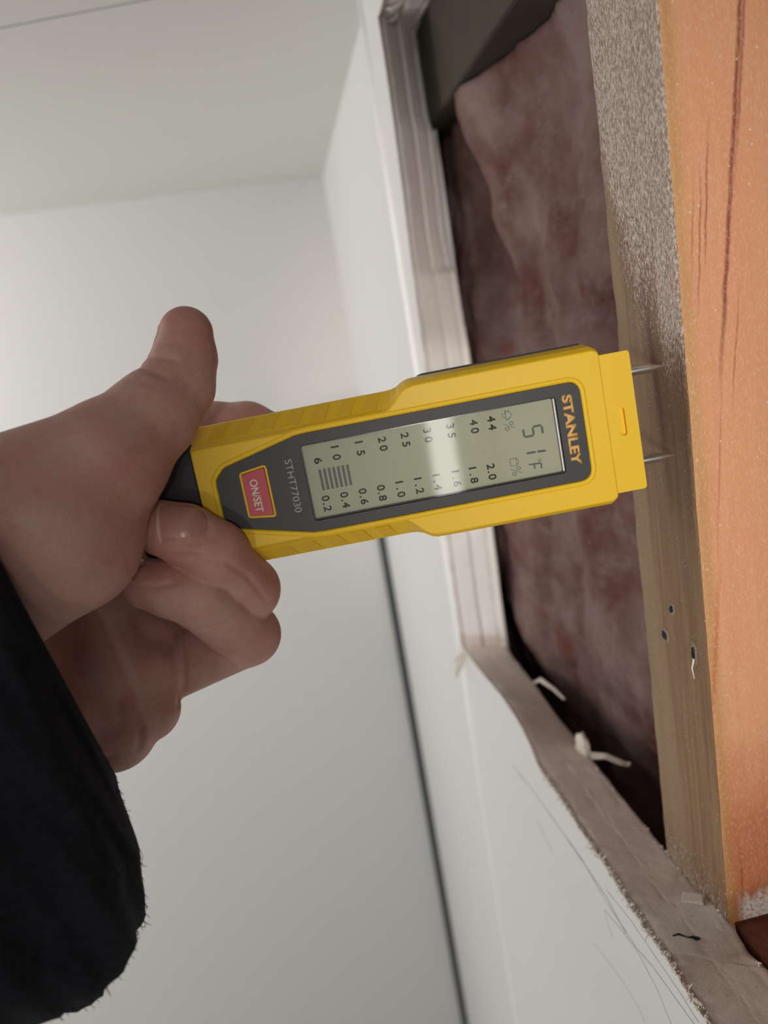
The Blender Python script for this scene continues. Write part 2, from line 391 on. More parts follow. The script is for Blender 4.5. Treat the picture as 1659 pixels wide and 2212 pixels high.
def hole_rows(t):
    """list of (x, y, z) across the board thickness at loop position t; t runs 0..4 over bottom, far, top and near edge"""
    out = []
    rows = [0, .03, .065, .085, .105, .125, .16, .24, .34, .44, .485, .505, .52, .54, .57, .64, .74, .83, .86, .89, .95, 1]
    for i, q in enumerate(rows):
        x = XF + (XB - XF) * q
        e = min(1, min(q, 1 - q) * 8)
        def blend(a, b): return a * (1 - q) + b * q
        ny = fr(t * 1.0, i * .35, .0005)
        if t < 1:
            y = YNEAR + (blend(.4545, .434) - YNEAR) * t
            g = .0004 * math.exp(-((q - .09) / .03) ** 2) + .0001 * math.exp(-((q - .5) / .03) ** 2); ny *= .6 if .1 < q < .95 else 1
            z = blend(interp(ZBOT_F, y), interp(ZBOT_B, y)) - g + ny
            if y > YJ + .0: z += 0.0004
            out.append((x, y, z))
        elif t < 2:
            z = -.1965 + (ZTOP + .1965) * (t - 1)
            w_ = .6 + .6 * (.5 + noise.noise(Vector((t * 9, 0, 0))))
            g = .0026 * w_ * math.exp(-((q - .10) / .017) ** 2) + .0030 * w_ * math.exp(-((q - .51) / .016) ** 2) + .0008 * math.exp(-((q - .86) / .02) ** 2)
            ny *= 1.7 if q < .15 else 1.0
            y = blend(interp(YFAR_F, z), interp(YFAR_B, z)) + g + ny
            out.append((x, y, z))
        elif t < 3:
            yf = blend(.4175, .447); y = yf + (YNEAR - yf) * (t - 2)
            g = .0016 * math.exp(-((q - .16) / .06) ** 2) + .0022 * math.exp(-((q - .5) / .04) ** 2)
            out.append((x, y, ZTOP + g + ny * 2.5))
        else:
            z = ZTOP + (-.193 - ZTOP) * (t - 3); out.append((x, YNEAR, z))
    return out
ts = list(np.r_[np.linspace(0, .55, 40), np.linspace(.56, .999, 290)]) + list(np.linspace(1, 1.999, 230)) + list(np.linspace(2, 2.999, 150)) + list(np.linspace(3, 3.98, 12))
LOOP = [hole_rows(t) for t in ts]

def board_panel(name, keep, outer, mats):
    """keep: indices of the hole loop this panel carries, in order; outer: closing corner points (y, z)"""
    bm = bmesh.new(); nr = len(LOOP[0])
    grid = [[bm.verts.new(P(*LOOP[i][k])) for k in range(nr)] for i in keep]
    of = [bm.verts.new(P(XF, y, z)) for y, z in outer]; ob = [bm.verts.new(P(XB, y, z)) for y, z in outer]
    for a in range(len(grid) - 1):
        for k in range(nr - 1):
            f = bm.faces.new((grid[a][k], grid[a][k + 1], grid[a + 1][k + 1], grid[a + 1][k])); f.material_index = 1; f.smooth = True
    for k_, oo in ((0, of), (-1, ob)):
        ring = [g[k_] for g in grid] + oo
        es = []
        for i in range(len(ring)):
            a, b = ring[i], ring[(i + 1) % len(ring)]
            es.append(bm.edges.get((a, b)) or bm.edges.new((a, b)))
        bmesh.ops.triangle_fill(bm, use_beauty=True, edges=es)
    n_ = len(of)
    for i in range(n_ - 1): bm.faces.new((of[i], of[i + 1], ob[i + 1], ob[i]))
    for a, b, c, d in ((grid[-1], of[0], ob[0], 1), (grid[0], of[-1], ob[-1], 0)):
        f = bm.faces.new([b] + a + [c]) if d else bm.faces.new([c] + a[::-1] + [b]); f.material_index = 1
    bmesh.ops.recalc_face_normals(bm, faces=bm.faces[:])
    return bm_obj(name, bm, mats, wall_r)
jb = min(range(330), key=lambda i: abs(LOOP[i][0][1] - YJ)); jt = min(range(560, 710), key=lambda i: abs(LOOP[i][0][1] - YJ))
nall = len(ts)
far = board_panel('drywall_panel', list(range(jb, jt + 1)), [(YJ, ZC), (YBEAD, ZC), (YBEAD, ZFL), (YJ, ZFL)], [M_wall, M_gyp])
near = board_panel('drywall_panel', list(range(jt, nall)) + list(range(0, jb + 1)), [(YJ, ZFL), (-.9, ZFL), (-.9, ZC), (YJ, ZC)], [M_wall, M_gyp])
far['label'] = 'far drywall panel beyond the joint at the stud'; near['label'] = 'near drywall panel on the camera side of the joint'
# chipped joint between the two panels on the lower cut
M_hole = mat_plain('dark_hole', (.012, .011, .012), .9)
pts = [P(.0848, .1922, -.1936), P(.0868, .1921, -.1934), P(.0885, .190, -.1934), P(.0905, .1895, -.1934)]
vv, ff = ribbon(pts, [.0002, .0006, .0003, .0012], (0, 0, 1), .0012); mesh_obj('joint_gap', vv, ff, M_hole, wall_r)
pts = [P(.0900, .1895, -.1935), P(.0912, .1890, -.1935), P(.0920, .1887, -.1935)]
vv, ff = ribbon(pts, [.0012, .0010, .0003], (0, 0, 1), .0012); mesh_obj('joint_gap', vv, ff, M_hole, wall_r)
# square chip of gypsum standing on the cut by the stud
vv = [P(.0955, .2065, -.1962), P(.1005, .2015, -.1945), P(.1028, .206, -.1955), P(.0985, .211, -.197)]
vv = vv + [p + Vector((-.0004, -.0003, .0022)) for p in vv]
mesh_obj('gypsum_chip', vv, [(0, 1, 2, 3), (4, 5, 6, 7), (0, 1, 5, 4), (1, 2, 6, 5), (2, 3, 7, 6), (3, 0, 4, 7)], M_gyp, wall_r, bevel=.0004)

# frayed paint and paper along the lower front edge
parts = []
rnd = random.Random(3)
for i in range(240):
    y = rnd.uniform(.155, .30); z = interp(ZBOT_F, y)
    p = P(XF + rnd.uniform(-.0004, .0012), y, z + rnd.uniform(-.0006, .0004)); l = rnd.uniform(.0008, .0024)
    d = Vector((rnd.uniform(-.6, .5), rnd.uniform(-1, 1), rnd.uniform(-.2, .9))).normalized()
    parts.append(tube_vf([p, p + d * l * .5, p + d * l + Vector((0, rnd.uniform(-.0005, .0005), 0))], [.00028, .0002, .00008], 5))
vv, ff = join_vf(parts); fz = mesh_obj('paper_fray', vv, ff, M_paper, wall_r); fz['kind'] = 'stuff'
# white crumbs on the same edge and on the back edge
parts = []
for i in range(150):
    if i < 90: y = rnd.uniform(.16, .23); p = P(XF + rnd.uniform(0, .002), y, interp(ZBOT_F, y) + .0003)
    else: y = rnd.uniform(.165, .30); p = P(XB - rnd.uniform(-.0005, .0015), y, interp(ZBOT_B, y) + .0002)
    r = rnd.uniform(.0002, .0008)
    bmx = bmesh.new(); bmesh.ops.create_icosphere(bmx, subdivisions=1, radius=r)
    vs_ = [p + v_.co * rnd.uniform(.6, 1.3) for v_ in bmx.verts]; fs_ = [tuple(q.index for q in f_.verts) for f_ in bmx.faces]; bmx.free()
    parts.append((vs_, fs_))
vv, ff = join_vf(parts); cr = mesh_obj('plaster_crumbs', vv, ff, M_paper, wall_r, smooth=True); cr['kind'] = 'stuff'
# torn strips of facing paper
def shred(name, pts, wds, nrm):
    vv, ff = ribbon(pts, wds, nrm, .0006); return mesh_obj(name, vv, ff, M_paper, wall_r, bevel=.0002)
shred('paper_shred', [P(.0780, .440, -.1985), P(.0735, .4405, -.2015), P(.0705, .4415, -.2030)], [.0040, .0045, .0022], (.2, -1, .2))
shred('paper_shred', [P(.0770, .440, -.2005), P(.0728, .4405, -.2070), P(.0700, .4415, -.2135)], [.0030, .0052, .0028], (.3, -1, .1))
shred('paper_shred', [P(.1030, .383, -.1985), P(.1055, .378, -.1945), P(.1100, .370, -.1975), P(.1128, .362, -.2005)], [.0022, .0022, .0018, .0014], (.2, -1, .4))
shred('paper_shred', [P(.1035, .305, -.1990), P(.1095, .301, -.1985), P(.1150, .297, -.2010), P(.1175, .296, -.2018), P(.1183, .2955, -.2005)], [.0032, .0026, .0024, .0020, .0008], (.1, -1, .4))
shred('paper_shred', [P(.0815, .412, .1535), P(.0835, .409, .1515), P(.0870, .407, .1518), P(.0900, .404, .1530)], [.0016, .0022, .0024, .0014], (.1, -.4, -1))
shred('paper_shred', [P(.0830, .424, .1528), P(.0850, .421, .1505), P(.0880, .419, .1512), P(.0895, .418, .1530)], [.0014, .0020, .0020, .0012], (.1, -.5, -1))
bmx = bmesh.new(); bmesh.ops.create_icosphere(bmx, subdivisions=3, radius=1)
for v_ in bmx.verts:
    q = v_.co.copy(); k = 1 + .45 * noise.noise(q * 2.3) + .2 * noise.noise(q * 6)
    v_.co = P(.1022, .3085, -.1955) + Vector((q.x * .0026, q.y * .0050, q.z * .0058)) * k
bm_obj('gypsum_crumb', bmx, M_paper, wall_r, smooth=True)
# pencil marks on the wall under the cut
PEN = [
 [(.2700, -.2115), (.2534, -.2095), (.2336, -.2108), (.2145, -.2088), (.2068, -.2083), (.1952, -.2045), (.1834, -.2025), (.1697, -.2001), (.155, -.199)],
 [(.2344, -.2163), (.2206, -.2122), (.2062, -.2090), (.2008, -.2102), (.1920, -.2117), (.1850, -.2164), (.178, -.219)],
 [(.2300, -.2042), (.2100, -.1996), (.1978, -.1985), (.1853, -.1974), (.1766, -.1965), (.1662, -.1965)],
 [(.3530, -.2263), (.3118, -.2175), (.2846, -.2139), (.2523, -.2099), (.2308, -.2079), (.2151, -.2098)],
 [(.3183, -.2353), (.3083, -.2352), (.2980, -.2382)],
 [(.2344, -.2163), (.2330, -.2200), (.2290, -.2240)],
 [(.2521, -.2468), (.2234, -.2376), (.2117, -.2366), (.2061, -.2379)],
]
for i, L in enumerate(PEN):
    L2 = []
    for (a, b), (c, d) in zip(L[:-1], L[1:]):
        for k in range(6): L2.append((a + (c - a) * k / 6, b + (d - b) * k / 6))
    L2.append(L[-1])
    w_ = [.00034, .0003, .00026, .0006, .00045, .0002, .00016][i]
    vv, ff = ribbon([P(XF, y, z + noise.noise(Vector((y * 300, i, 0))) * .00025) for y, z in L2], [w_ * (.55 + .9 * abs(noise.noise(Vector((y * 420, i * 3, 5))))) for y, z in L2], (-1, 0, 0), .00006)
    mesh_obj('pencil_line', vv, ff, M_pencil, wall_r)

# ---- framing inside the wall
YS0, YS1 = .1935, .2335
def timber(name, x0, x1, y0, y1, z0, z1, mats, pick, nz=160, rr=.0018, rough=.0002, nx=26, ny=20):
    """sawn timber with eased, slightly uneven arrises; pick(face normal) -> material slot"""
    prof = []
    cr_ = [(x0, y0), (x1, y0), (x1, y1), (x0, y1)]
    pr = rounded(cr_, rr, 5)
    # resample long sides
    out = []
    for i in range(len(pr)):
        a = Vector(pr[i]); b = Vector(pr[(i + 1) % len(pr)]); L = (b - a).length; k = max(1, int(L / .003))
        for q in range(k): out.append(a + (b - a) * q / k)
    bm = bmesh.new(); rings = []
    cx, cy = (x0 + x1) / 2, (y0 + y1) / 2
    for j in range(nz + 1):
        z = z0 + (z1 - z0) * j / nz; r_ = []
        for p in out:
            near_c = min((Vector(c) - p).length for c in cr_)
            k = rough * (.35 + 2.2 * math.exp(-(near_c / .0035) ** 2))
            nn_ = noise.noise(Vector((p.x * 220, p.y * 220, z * 75))) + .5 * noise.noise(Vector((p.x * 500, p.y * 500, z * 300)))
            d = Vector((p.x - cx, p.y - cy)); d = Vector((d.x / (x1 - x0), d.y / (y1 - y0))).normalized()
            r_.append(bm.verts.new(P(p.x + d.x * nn_ * k, p.y + d.y * nn_ * k, z)))
        rings.append(r_)
    m_ = len(out); side = {}
    for j in range(nz):
        for i in range(m_):
            f = bm.faces.new((rings[j][i], rings[j][(i + 1) % m_], rings[j + 1][(i + 1) % m_], rings[j + 1][i])); f.smooth = True; side[j, i] = f
    bm.faces.new(rings[0]); bm.faces.new(rings[-1])
    bmesh.ops.recalc_face_normals(bm, faces=bm.faces[:])
    for f in bm.faces: f.material_index = pick(f.normal)
    for (j, i), f in side.items():
        if len(mats) > 1: f.material_index = 1 if (out[i].x + out[(i + 1) % m_].x) / 2 < x0 + .0006 else 0
    return bm_obj(name, bm, mats)
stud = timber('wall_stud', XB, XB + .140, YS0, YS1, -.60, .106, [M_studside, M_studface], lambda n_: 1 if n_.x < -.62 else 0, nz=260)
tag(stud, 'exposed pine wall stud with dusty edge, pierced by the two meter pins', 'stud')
plate = wbox('top_plate', XB, XB + .140, -.60, .70, .106, ZC - .001, M_plate, bevel=.002)
tag(plate, 'dark top plate above the insulation at the head of the opening', 'timber')
# old screw holes in the stud
def screw_hole(y, z, r, n_=28):
    V = []; Fc = []; rr_ = random.Random(int(y * 1e5))
    prof = [(1.75, -.0001), (1.35, .00012), (1.0, .0002), (.72, .0000), (.4, -.0001)]
    for k, (q, h) in enumerate(prof):
        for i in range(n_):
            t = 2 * math.pi * i / n_; j_ = 1 + rr_.uniform(-.16, .16) + .25 * math.sin(2 * t + y * 900)
            V.append(P(XB - h - .0002, y + math.cos(t) * r * q * j_, z + math.sin(t) * r * q * 1.35 * j_))
    for k in range(len(prof) - 1):
        for i in range(n_): Fc.append((k * n_ + i, k * n_ + (i + 1) % n_, (k + 1) * n_ + (i + 1) % n_, (k + 1) * n_ + i))
    Fc.append(tuple((len(prof) - 1) * n_ + i for i in range(n_)))
    return V, Fc
M_rim = mat_plain('splintered_rim', (.26, .19, .14), .8, var=.7, scale=1500)
for y, z, r in ((.2122, -.0955, .0011), (.2183, -.1065, .0014), (.2005, -.1055, .0013)):
    vv, ff = screw_hole(y, z, r)
    o = mesh_obj('screw_hole', vv, ff, [M_rim, M_hole], stud, smooth=True)
    for p_ in o.data.polygons: p_.material_index = 1 if p_.index >= 28 * 2 else 0
# splinter hanging from the lowest hole
vv, ff = tube_vf([P(XB - .0006, .2000, -.107), P(XB - .0012, .2003, -.110), P(XB - .0008, .2001, -.1135)], [.0003, .0002, .0001], 5); mesh_obj('splinter', vv, ff, M_paper, stud)

def blanket(name, y0, y1, z0, z1, fx, mat, ny=120, nz=200, back=.05):
    bm = bmesh.new(); g = []
    for j in range(nz + 1):
        z = z0 + (z1 - z0) * j / nz
        g.append([bm.verts.new(P(fx(y0 + (y1 - y0) * i / ny, z), y0 + (y1 - y0) * i / ny, z)) for i in range(ny + 1)])
    b = [bm.verts.new(P(fx(y, z) + back, y, z)) for y, z in ((y0, z0), (y1, z0), (y1, z1), (y0, z1))]
    for j in range(nz):
        for i in range(ny):
            f = bm.faces.new((g[j][i], g[j][i + 1], g[j + 1][i + 1], g[j + 1][i])); f.smooth = True
    bm.faces.new(b)
    bm.faces.new(g[0] + [b[1], b[0]]); bm.faces.new(g[-1][::-1] + [b[3], b[2]])
    bm.faces.new([r[0] for r in g][::-1] + [b[0], b[3]]); bm.faces.new([r[-1] for r in g] + [b[2], b[1]])
    bmesh.ops.recalc_face_normals(bm, faces=bm.faces[:])
    return bm_obj(name, bm, mat)
def fx_far(y, z):
    x = .1285 - .018 * max(0, min(1, (y - .27) / .16)) 
    yf = y - .393 - .06 * z - .006 * noise.noise(Vector((z * 30, 4, 1)))          # long fold in the batt: the far strip sits back
    x += .017 * (1 / (1 + math.exp(-yf / .0035))) * (1 - .75 / (1 + math.exp(-(yf - .036) / .008))) / (1 + math.exp((-.05 - z) * 50))
    q = Vector((y * 14, z * 11, 2.2))
    x += .011 * noise.noise(q) + .005 * noise.noise(q * 2.7) + .0022 * noise.noise(q * 7.5) + .001 * noise.noise(q * 19)
    x += .014 * max(0, min(1, (-.14 - z) / .09)) ** 1.5     # slumps away at the foot of the opening
    x -= .004 * math.exp(-((z - .10) / .02) ** 2)
    return max(x, .1045)
ins = blanket('insulation_batt', YS1 - .001, .62, -.45, .105, fx_far, M_ins)
tag(ins, 'pink fibreglass batt filling the cavity left of the pierced stud', 'insulation')
def fx_near(y, z):
    q = Vector((y * 25, z * 22, 7.7))
    return .1062 + .004 * noise.noise(q) + .002 * noise.noise(q * 3.1) + .0010 * noise.noise(q * 9)
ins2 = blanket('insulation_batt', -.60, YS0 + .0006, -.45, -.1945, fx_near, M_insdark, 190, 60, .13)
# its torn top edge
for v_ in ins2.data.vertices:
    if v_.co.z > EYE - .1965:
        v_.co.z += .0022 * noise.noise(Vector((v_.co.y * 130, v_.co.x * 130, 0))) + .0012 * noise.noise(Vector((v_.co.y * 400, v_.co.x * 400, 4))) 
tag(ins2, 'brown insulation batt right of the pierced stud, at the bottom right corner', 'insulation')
sheath = wbox('wall_outside', XB + .142, XB + .155, -.60, .70, -.60, ZC, M_plate); tag(sheath, kind='structure')

# ------------------------------------------------------------------ the moisture meter
MO = Vector((.0306474, .2008539, EYE - .03228829))
MU = Vector((.99554521, -.09185216, .02128166)); MV = Vector((-.01513732, .06707952, .9976328)); MH = Vector((-.09306229, -.9935107, .0653903))
MO = MO - MV * .00175
MM4 = Matrix.Translation(MO) @ Matrix((MU, MV, MH)).transposed().to_4x4()
meter = empty('moisture_meter', mat=MM4)
tag(meter, 'yellow pin moisture meter with grey display, pressed into the stud', 'meter')
mm = lambda *p: tuple(a * .001 for a in p)
# stations along the body: u, front half width at h=-2, silhouette half width
ST = [(-58.8, 15.4, 20.0), (-46, 15.4, 20.1), (-20, 15.2, 20.1), (-9, 15.1, 20.1), (-6.8, 15.4, 20.1), (-5, 16.3, 20.1), (-3.2, 17.9, 20.2), (-1.6, 19.6, 20.6), (0.4, 20.9, 21.8), (2, 21.3, 22.3), (6, 21.4, 22.4), (30, 21.4, 22.4), (50.4, 21.4, 22.4), (51.8, 20.6, 21.6), (52.4, 19.6, 20.6)]
bm = bmesh.new(); rings = []
for u, wf, ws in ST:
    half = [(wf, -2.0), (wf + (ws - wf) * .96, -8.2), (ws, -9.2), (ws, -14), (ws - .6, -21.0), (ws - 2.4, -22.6)]
    prof = half + [(-a, b) for a, b in half[::-1]]
    rings.append([bm.verts.new(mm(u, a, b)) for a, b in prof])
k = len(rings[0])
for a, b in zip(rings[:-1], rings[1:]):
    for i in range(k): bm.faces.new((a[i], a[(i + 1) % k], b[(i + 1) % k], b[i]))
bm.faces.new(rings[0]); bm.faces.new(rings[-1])
bmesh.ops.recalc_face_normals(bm, faces=bm.faces[:])
bm_obj('housing', bm, M_yel, meter, bevel=.0005, seg=2)
BEZ = [(-53.7, 5.4), (-51.0, 8.2), (-31.0, 13.05), (-28, 13.25), (45.6, 13.25), (45.6, -13.25), (-28, -13.25), (-31.0, -13.05), (-51.0, -8.2), (-53.7, -5.4)]
bez = rounded(BEZ, [3, 3, 4, 4, 3.4, 3.4, 4, 4, 3, 3], 6)
outl = [(u, wf - 1.1) for u, wf, ws in ST]; outl[0] = (-58.8, 14.3); outl[-1] = (51.9, 18.7)
top_l = outl + [(u, -w_) for u, w_ in outl[::-1]]
lowl = [(u, wf) for u, wf, ws in ST] + [(u, -wf) for u, wf, ws in ST[::-1]]
bm = slab_bm(top_l, [offset_poly(bez, .25)], -2.02, 0, lowl, bottom=False)
bm_obj('front_shell', bm, M_yel, meter, bevel=.0006, seg=3)
# lip round the face plate
lip = [(offset_poly(bez, d), h) for d, h in ((.1, -1.2), (.12, -.1), (.5, .18), (1.0, .2), (1.5, .05), (1.7, -.2))]
bm = bmesh.new(); R_ = [[bm.verts.new(mm(x, y, h)) for x, y in pts] for pts, h in lip]
for a, b in zip(R_[:-1], R_[1:]):
    for i in range(len(a)):
        f = bm.faces.new((a[i], a[(i + 1) % len(a)], b[(i + 1) % len(a)], b[i])); f.smooth = True
bmesh.ops.recalc_face_normals(bm, faces=bm.faces[:]); bm_obj('face_lip', bm, M_yel, meter)
LCD = rounded([(-29.8, 9.95), (38.1, 9.95), (38.1, -9.85), (-29.8, -9.85)], .6, 4)
WIN = rounded([(-30.1, 10.25), (38.95, 10.25), (38.95, -10.35), (-30.1, -10.35)], .9, 4)
BTN = rounded([(-47.4, 6.2), (-39.8, 7.25), (-39.8, -7.25), (-47.4, -6.2)], 1.0, 4)
bm_obj('face_plate', slab_bm(bez, [WIN, BTN], -2.0, 0.02), M_bez, meter, bevel=.00015, seg=2)
# display: reflector panel, window frame wall and glass
v_, f_ = box_vf(-.0302, .0391, -.0104, .0103, -.0021, -.0013); mesh_obj('display_panel', v_, f_, M_lcd, meter)
bm = slab_bm(offset_poly(WIN, -.02), [LCD], -1.45, -.35); bm_obj('window_frame', bm, M_win, meter, bevel=.00025, seg=3)
v_, f_ = box_vf(-.0300, .03885, -.01025, .01015, -.00042, -.00012); mesh_obj('display_glass', v_, f_, M_glass, meter)
v_, f_ = box_vf(.03815, .0386, -.0098, .0099, -.0013, -.0001); mesh_obj('glass_edge', v_, f_, M_white, meter, bevel=.00015)
# lettering: letters read towards -v, their tops point to +u
def text_bm(bm, s, u0, u1, v0, v1, h, thick=.06, bold=0.0, shear=0.0, spread=False):
    """fit text s: baseline at u0, cap height to u1, start at v0 running down to v1"""
    c = bpy.data.curves.new('t', 'FONT'); c.body = s; c.size = 1; c.offset = bold; c.shear = shear
    want = abs(v1 - v0) / abs(u1 - u0) / 1.06
    o = bpy.data.objects.new('t', c); COL.objects.link(o); dg = bpy.context.evaluated_depsgraph_get(); me = bpy.data.meshes.new_from_object(o.evaluated_get(dg))
    if spread:                       # widely spaced display digits
        def aspect(sc):
            c.space_character = sc; dg.update(); m_ = bpy.data.meshes.new_from_object(o.evaluated_get(dg))
            w_ = max(q.co.x for q in m_.vertices) - min(q.co.x for q in m_.vertices); h_ = max(q.co.y for q in m_.vertices) - min(q.co.y for q in m_.vertices)
            bpy.data.meshes.remove(m_); return w_ / h_
        a1, a2 = aspect(1.0), aspect(1.8); c.space_character = max(.8, min(1.9, 1 + (want - a1) / (a2 - a1) * .8 if a2 > a1 else 1)); dg.update()
        bpy.data.meshes.remove(me); me = bpy.data.meshes.new_from_object(o.evaluated_get(dg))
    xs = [q.co.x for q in me.vertices]; ys = [q.co.y for q in me.vertices]
    x0, x1, y0, y1 = min(xs), max(xs), min(ys), max(ys)
    for q in me.vertices:
        a = (q.co.x - x0) / (x1 - x0); b = (q.co.y - y0) / (y1 - y0)
        q.co = mm(u0 + (u1 - u0) * b, v0 + (v1 - v0) * a, h)
    t = bmesh.new(); t.from_mesh(me); r = bmesh.ops.extrude_face_region(t, geom=t.faces[:])
    bmesh.ops.translate(t, vec=(0, 0, thick * .001), verts=[g_ for g_ in r['geom'] if isinstance(g_, bmesh.types.BMVert)])
    m2 = bpy.data.meshes.new('t2'); t.to_mesh(m2); t.free(); bm.from_mesh(m2)
    bpy.data.objects.remove(o); bpy.data.curves.remove(c); bpy.data.meshes.remove(me); bpy.data.meshes.remove(m2)
def lettering(name, s, u0, u1, v0, v1, h, mat, bold=0., parent=None):
    bm = bmesh.new(); text_bm(bm, s, u0, u1, v0, v1, h, bold=bold); return bm_obj(name, bm, mat, parent or meter)
lettering('maker_lettering', 'STANLEY', 40.55, 43.35, 10.2, -8.75, .02, M_org, .042)
lettering('type_lettering', 'STHT77030', -34.8, -32.85, 7.3, -7.1, .02, M_grey, .004)
# button
bm_obj('button_frame', slab_bm(BTN, [offset_poly(BTN, -.62)], -2, .12), M_yel2, meter, bevel=.00012)
btn = bm_obj('button', slab_bm(offset_poly(BTN, -.72), [], -2, .42), M_red, meter, bevel=.0004, seg=3)
lettering('button_lettering', 'ON/SET', -45.05, -42.85, 3.9, -5.0, .42, M_white, .022, btn)
# display print
HD = -1.3
KX = 1.006                       # the print lies under the glass
def D(u, v): return (u * KX - .10, v * KX + .0)
bm = bmesh.new()
def num(s, u0, v0, v1, hgt=2.15, bold=.022): 
    a = D(u0, v0); b = D(u0 + hgt, v1); text_bm(bm, s, a[0], b[0], a[1], b[1], HD, .02, bold, spread=len(s) > 1)
vL = (8.35, 4.6); vR = (-4.2, -8.5)
for s, u in (('44', 20.35), ('40', 15.6), ('35', 9.3), ('30', 3.05), ('25', -3.05), ('20', -9.15), ('15', -15.35), ('10', -21.85)): num(s, u, vL[0], vL[1])
num('6', -26.9, 6.15, 4.5)
for s, u in (('2.0', 18.15), ('1.8', 13.2), ('1.6', 8.55), ('1.4', 3.35), ('1.2', -1.7), ('1.0', -6.8), ('0.8', -11.85), ('0.6', -16.85), ('0.4', -21.9), ('0.2', -26.95)): num(s, u, vR[0], vR[1])
# percent signs and the two small symbols (tree and house outlines)
def stroke(pts, w_=.16, closed=False):
    pts = [Vector(D(*p)) for p in pts]
    if closed: pts = pts + [pts[0]]
    for a, b in zip(pts[:-1], pts[1:]):
        d = (b - a).normalized(); s = Vector((-d.y, d.x)) * w_ / 2; e = d * w_ * .4
        q = [bm.verts.new(mm(*p_, h)) for h in (HD, HD + .02) for p_ in (a - s - e, a + s - e, b + s + e, b - s + e)]
        for f in ((0, 1, 2, 3), (4, 7, 6, 5), (0, 4, 5, 1), (1, 5, 6, 2), (2, 6, 7, 3), (3, 7, 4, 0)): bm.faces.new([q[i] for i in f])
def ring2(u, v, a, b, w_=.16, n=14): stroke([(u + a * math.cos(2 * math.pi * i / n), v + b * math.sin(2 * math.pi * i / n)) for i in range(n)], w_, True)
for u, v in ((24.4, 4.0), (24.4, -8.2)):
    stroke([(u - .1, v + 1.45 + .0), (u + 2.9, v - .0)], .14) if False else stroke([(u, v + 1.5), (u + 2.9, v + .05)], .15)
    ring2(u + 2.15, v + 1.45, .52, .42); ring2(u + .8, v + .1, .52, .42)
stroke([(24.45, 8.3), (24.5, 7.2), (25.3, 7.15), (25.3, 6.5), (26.1, 6.8), (25.9, 6.45), (27.1, 7.7), (26.1, 8.95), (26.3, 8.55), (25.4, 8.95), (25.4, 8.25)], .15, True)
stroke([(25.35, 9.0), (25.3, 6.4)], .2)
stroke([(24.55, -4.0), (24.55, -5.9), (26.2, -5.9), (26.2, -4.0)], .15, True); stroke([(26.2, -3.9), (26.9, -4.95), (26.2, -6.0)], .15)
bm_obj('scale_print', bm, M_seg, meter)
# seven-segment reading 51 and the unit F
bm = bmesh.new()
def segm(a, b, w_=.62):
    a = Vector(D(*a)); b = Vector(D(*b)); d = (b - a).normalized(); s = Vector((-d.y, d.x)) * w_ / 2; L = (b - a).length; c = d * w_ * .5
    q2 = [a, a + c + s, b - c + s, b, b - c - s, a + c - s]
    lo = [bm.verts.new(mm(*p_, HD)) for p_ in q2]; hi = [bm.verts.new(mm(*p_, HD + .02)) for p_ in q2]
    bm.faces.new(hi); bm.faces.new(lo[::-1])
    for i in range(6): bm.faces.new((lo[i], lo[(i + 1) % 6], hi[(i + 1) % 6], hi[i]))
t5 = (34.4, 31.95, 29.35)          # top, middle, bottom in u
l5, r5 = 3.35, 1.15                # left and right in v
segm((t5[0], l5), (t5[0], r5 - .1)); segm((t5[0], l5 + .1), (t5[1], l5 + .05)); segm((t5[1], l5), (t5[1], r5)); segm((t5[1], r5 - .05), (t5[2], r5 - .05)); segm((t5[2], l5), (t5[2], r5))
segm((34.6, -3.5), (32.05, -3.35)); segm((31.85, -3.35), (29.15, -3.3))
segm((32.75, -6.55), (29.3, -6.4), .42); segm((32.7, -6.6), (32.6, -8.1), .42); segm((30.85, -6.5), (30.8, -7.85), .42)
ring2(32.45, -5.75, .34, .34, .14)
bm_obj('reading', bm, M_seg, meter)
for i in range(7):
    u = -25.95 + i * 1.245
    bm = bmesh.new(); a = D(u - .36, 3.0 - .02 * i); b = D(u + .36, -2.75)
    bmesh.ops.create_cube(bm, size=1); 
    for q in bm.verts: q.co = mm(a[0] + (b[0] - a[0]) * (q.co.x + .5), b[1] + (a[1] - b[1]) * (q.co.y + .5), HD + .02 * (q.co.z + .5))
    bm_obj('level_bar', bm, M_bar, meter)
# grip ribs on both flanks: thin plates lying on the sloping sides
def rib(u, side, wdt=2.6, lean=2.3, name='grip_rib'):
    V = []
    for hgt in (0, .22):
        for du, q in ((0, .08), (wdt, .08), (wdt + lean, .92), (lean, .92)):
            wv = 15.3 + (20.05 - 15.3) * .96 * q; h = -2.0 - 6.2 * q
            nv, nh = .80, .60
            V.append(mm(u + du, side * (wv + nv * hgt), h + nh * hgt))
    return mesh_obj(name, V, [(0, 1, 2, 3), (4, 7, 6, 5), (0, 4, 5, 1), (1, 5, 6, 2), (2, 6, 7, 3), (3, 7, 4, 0)], M_yel2, meter, bevel=.00008)
for i in range(7): rib(-54.6 + i * 7.05, 1, 3.9)
for i in range(6): rib(-50.0 + i * 7.05, -1, 3.9)
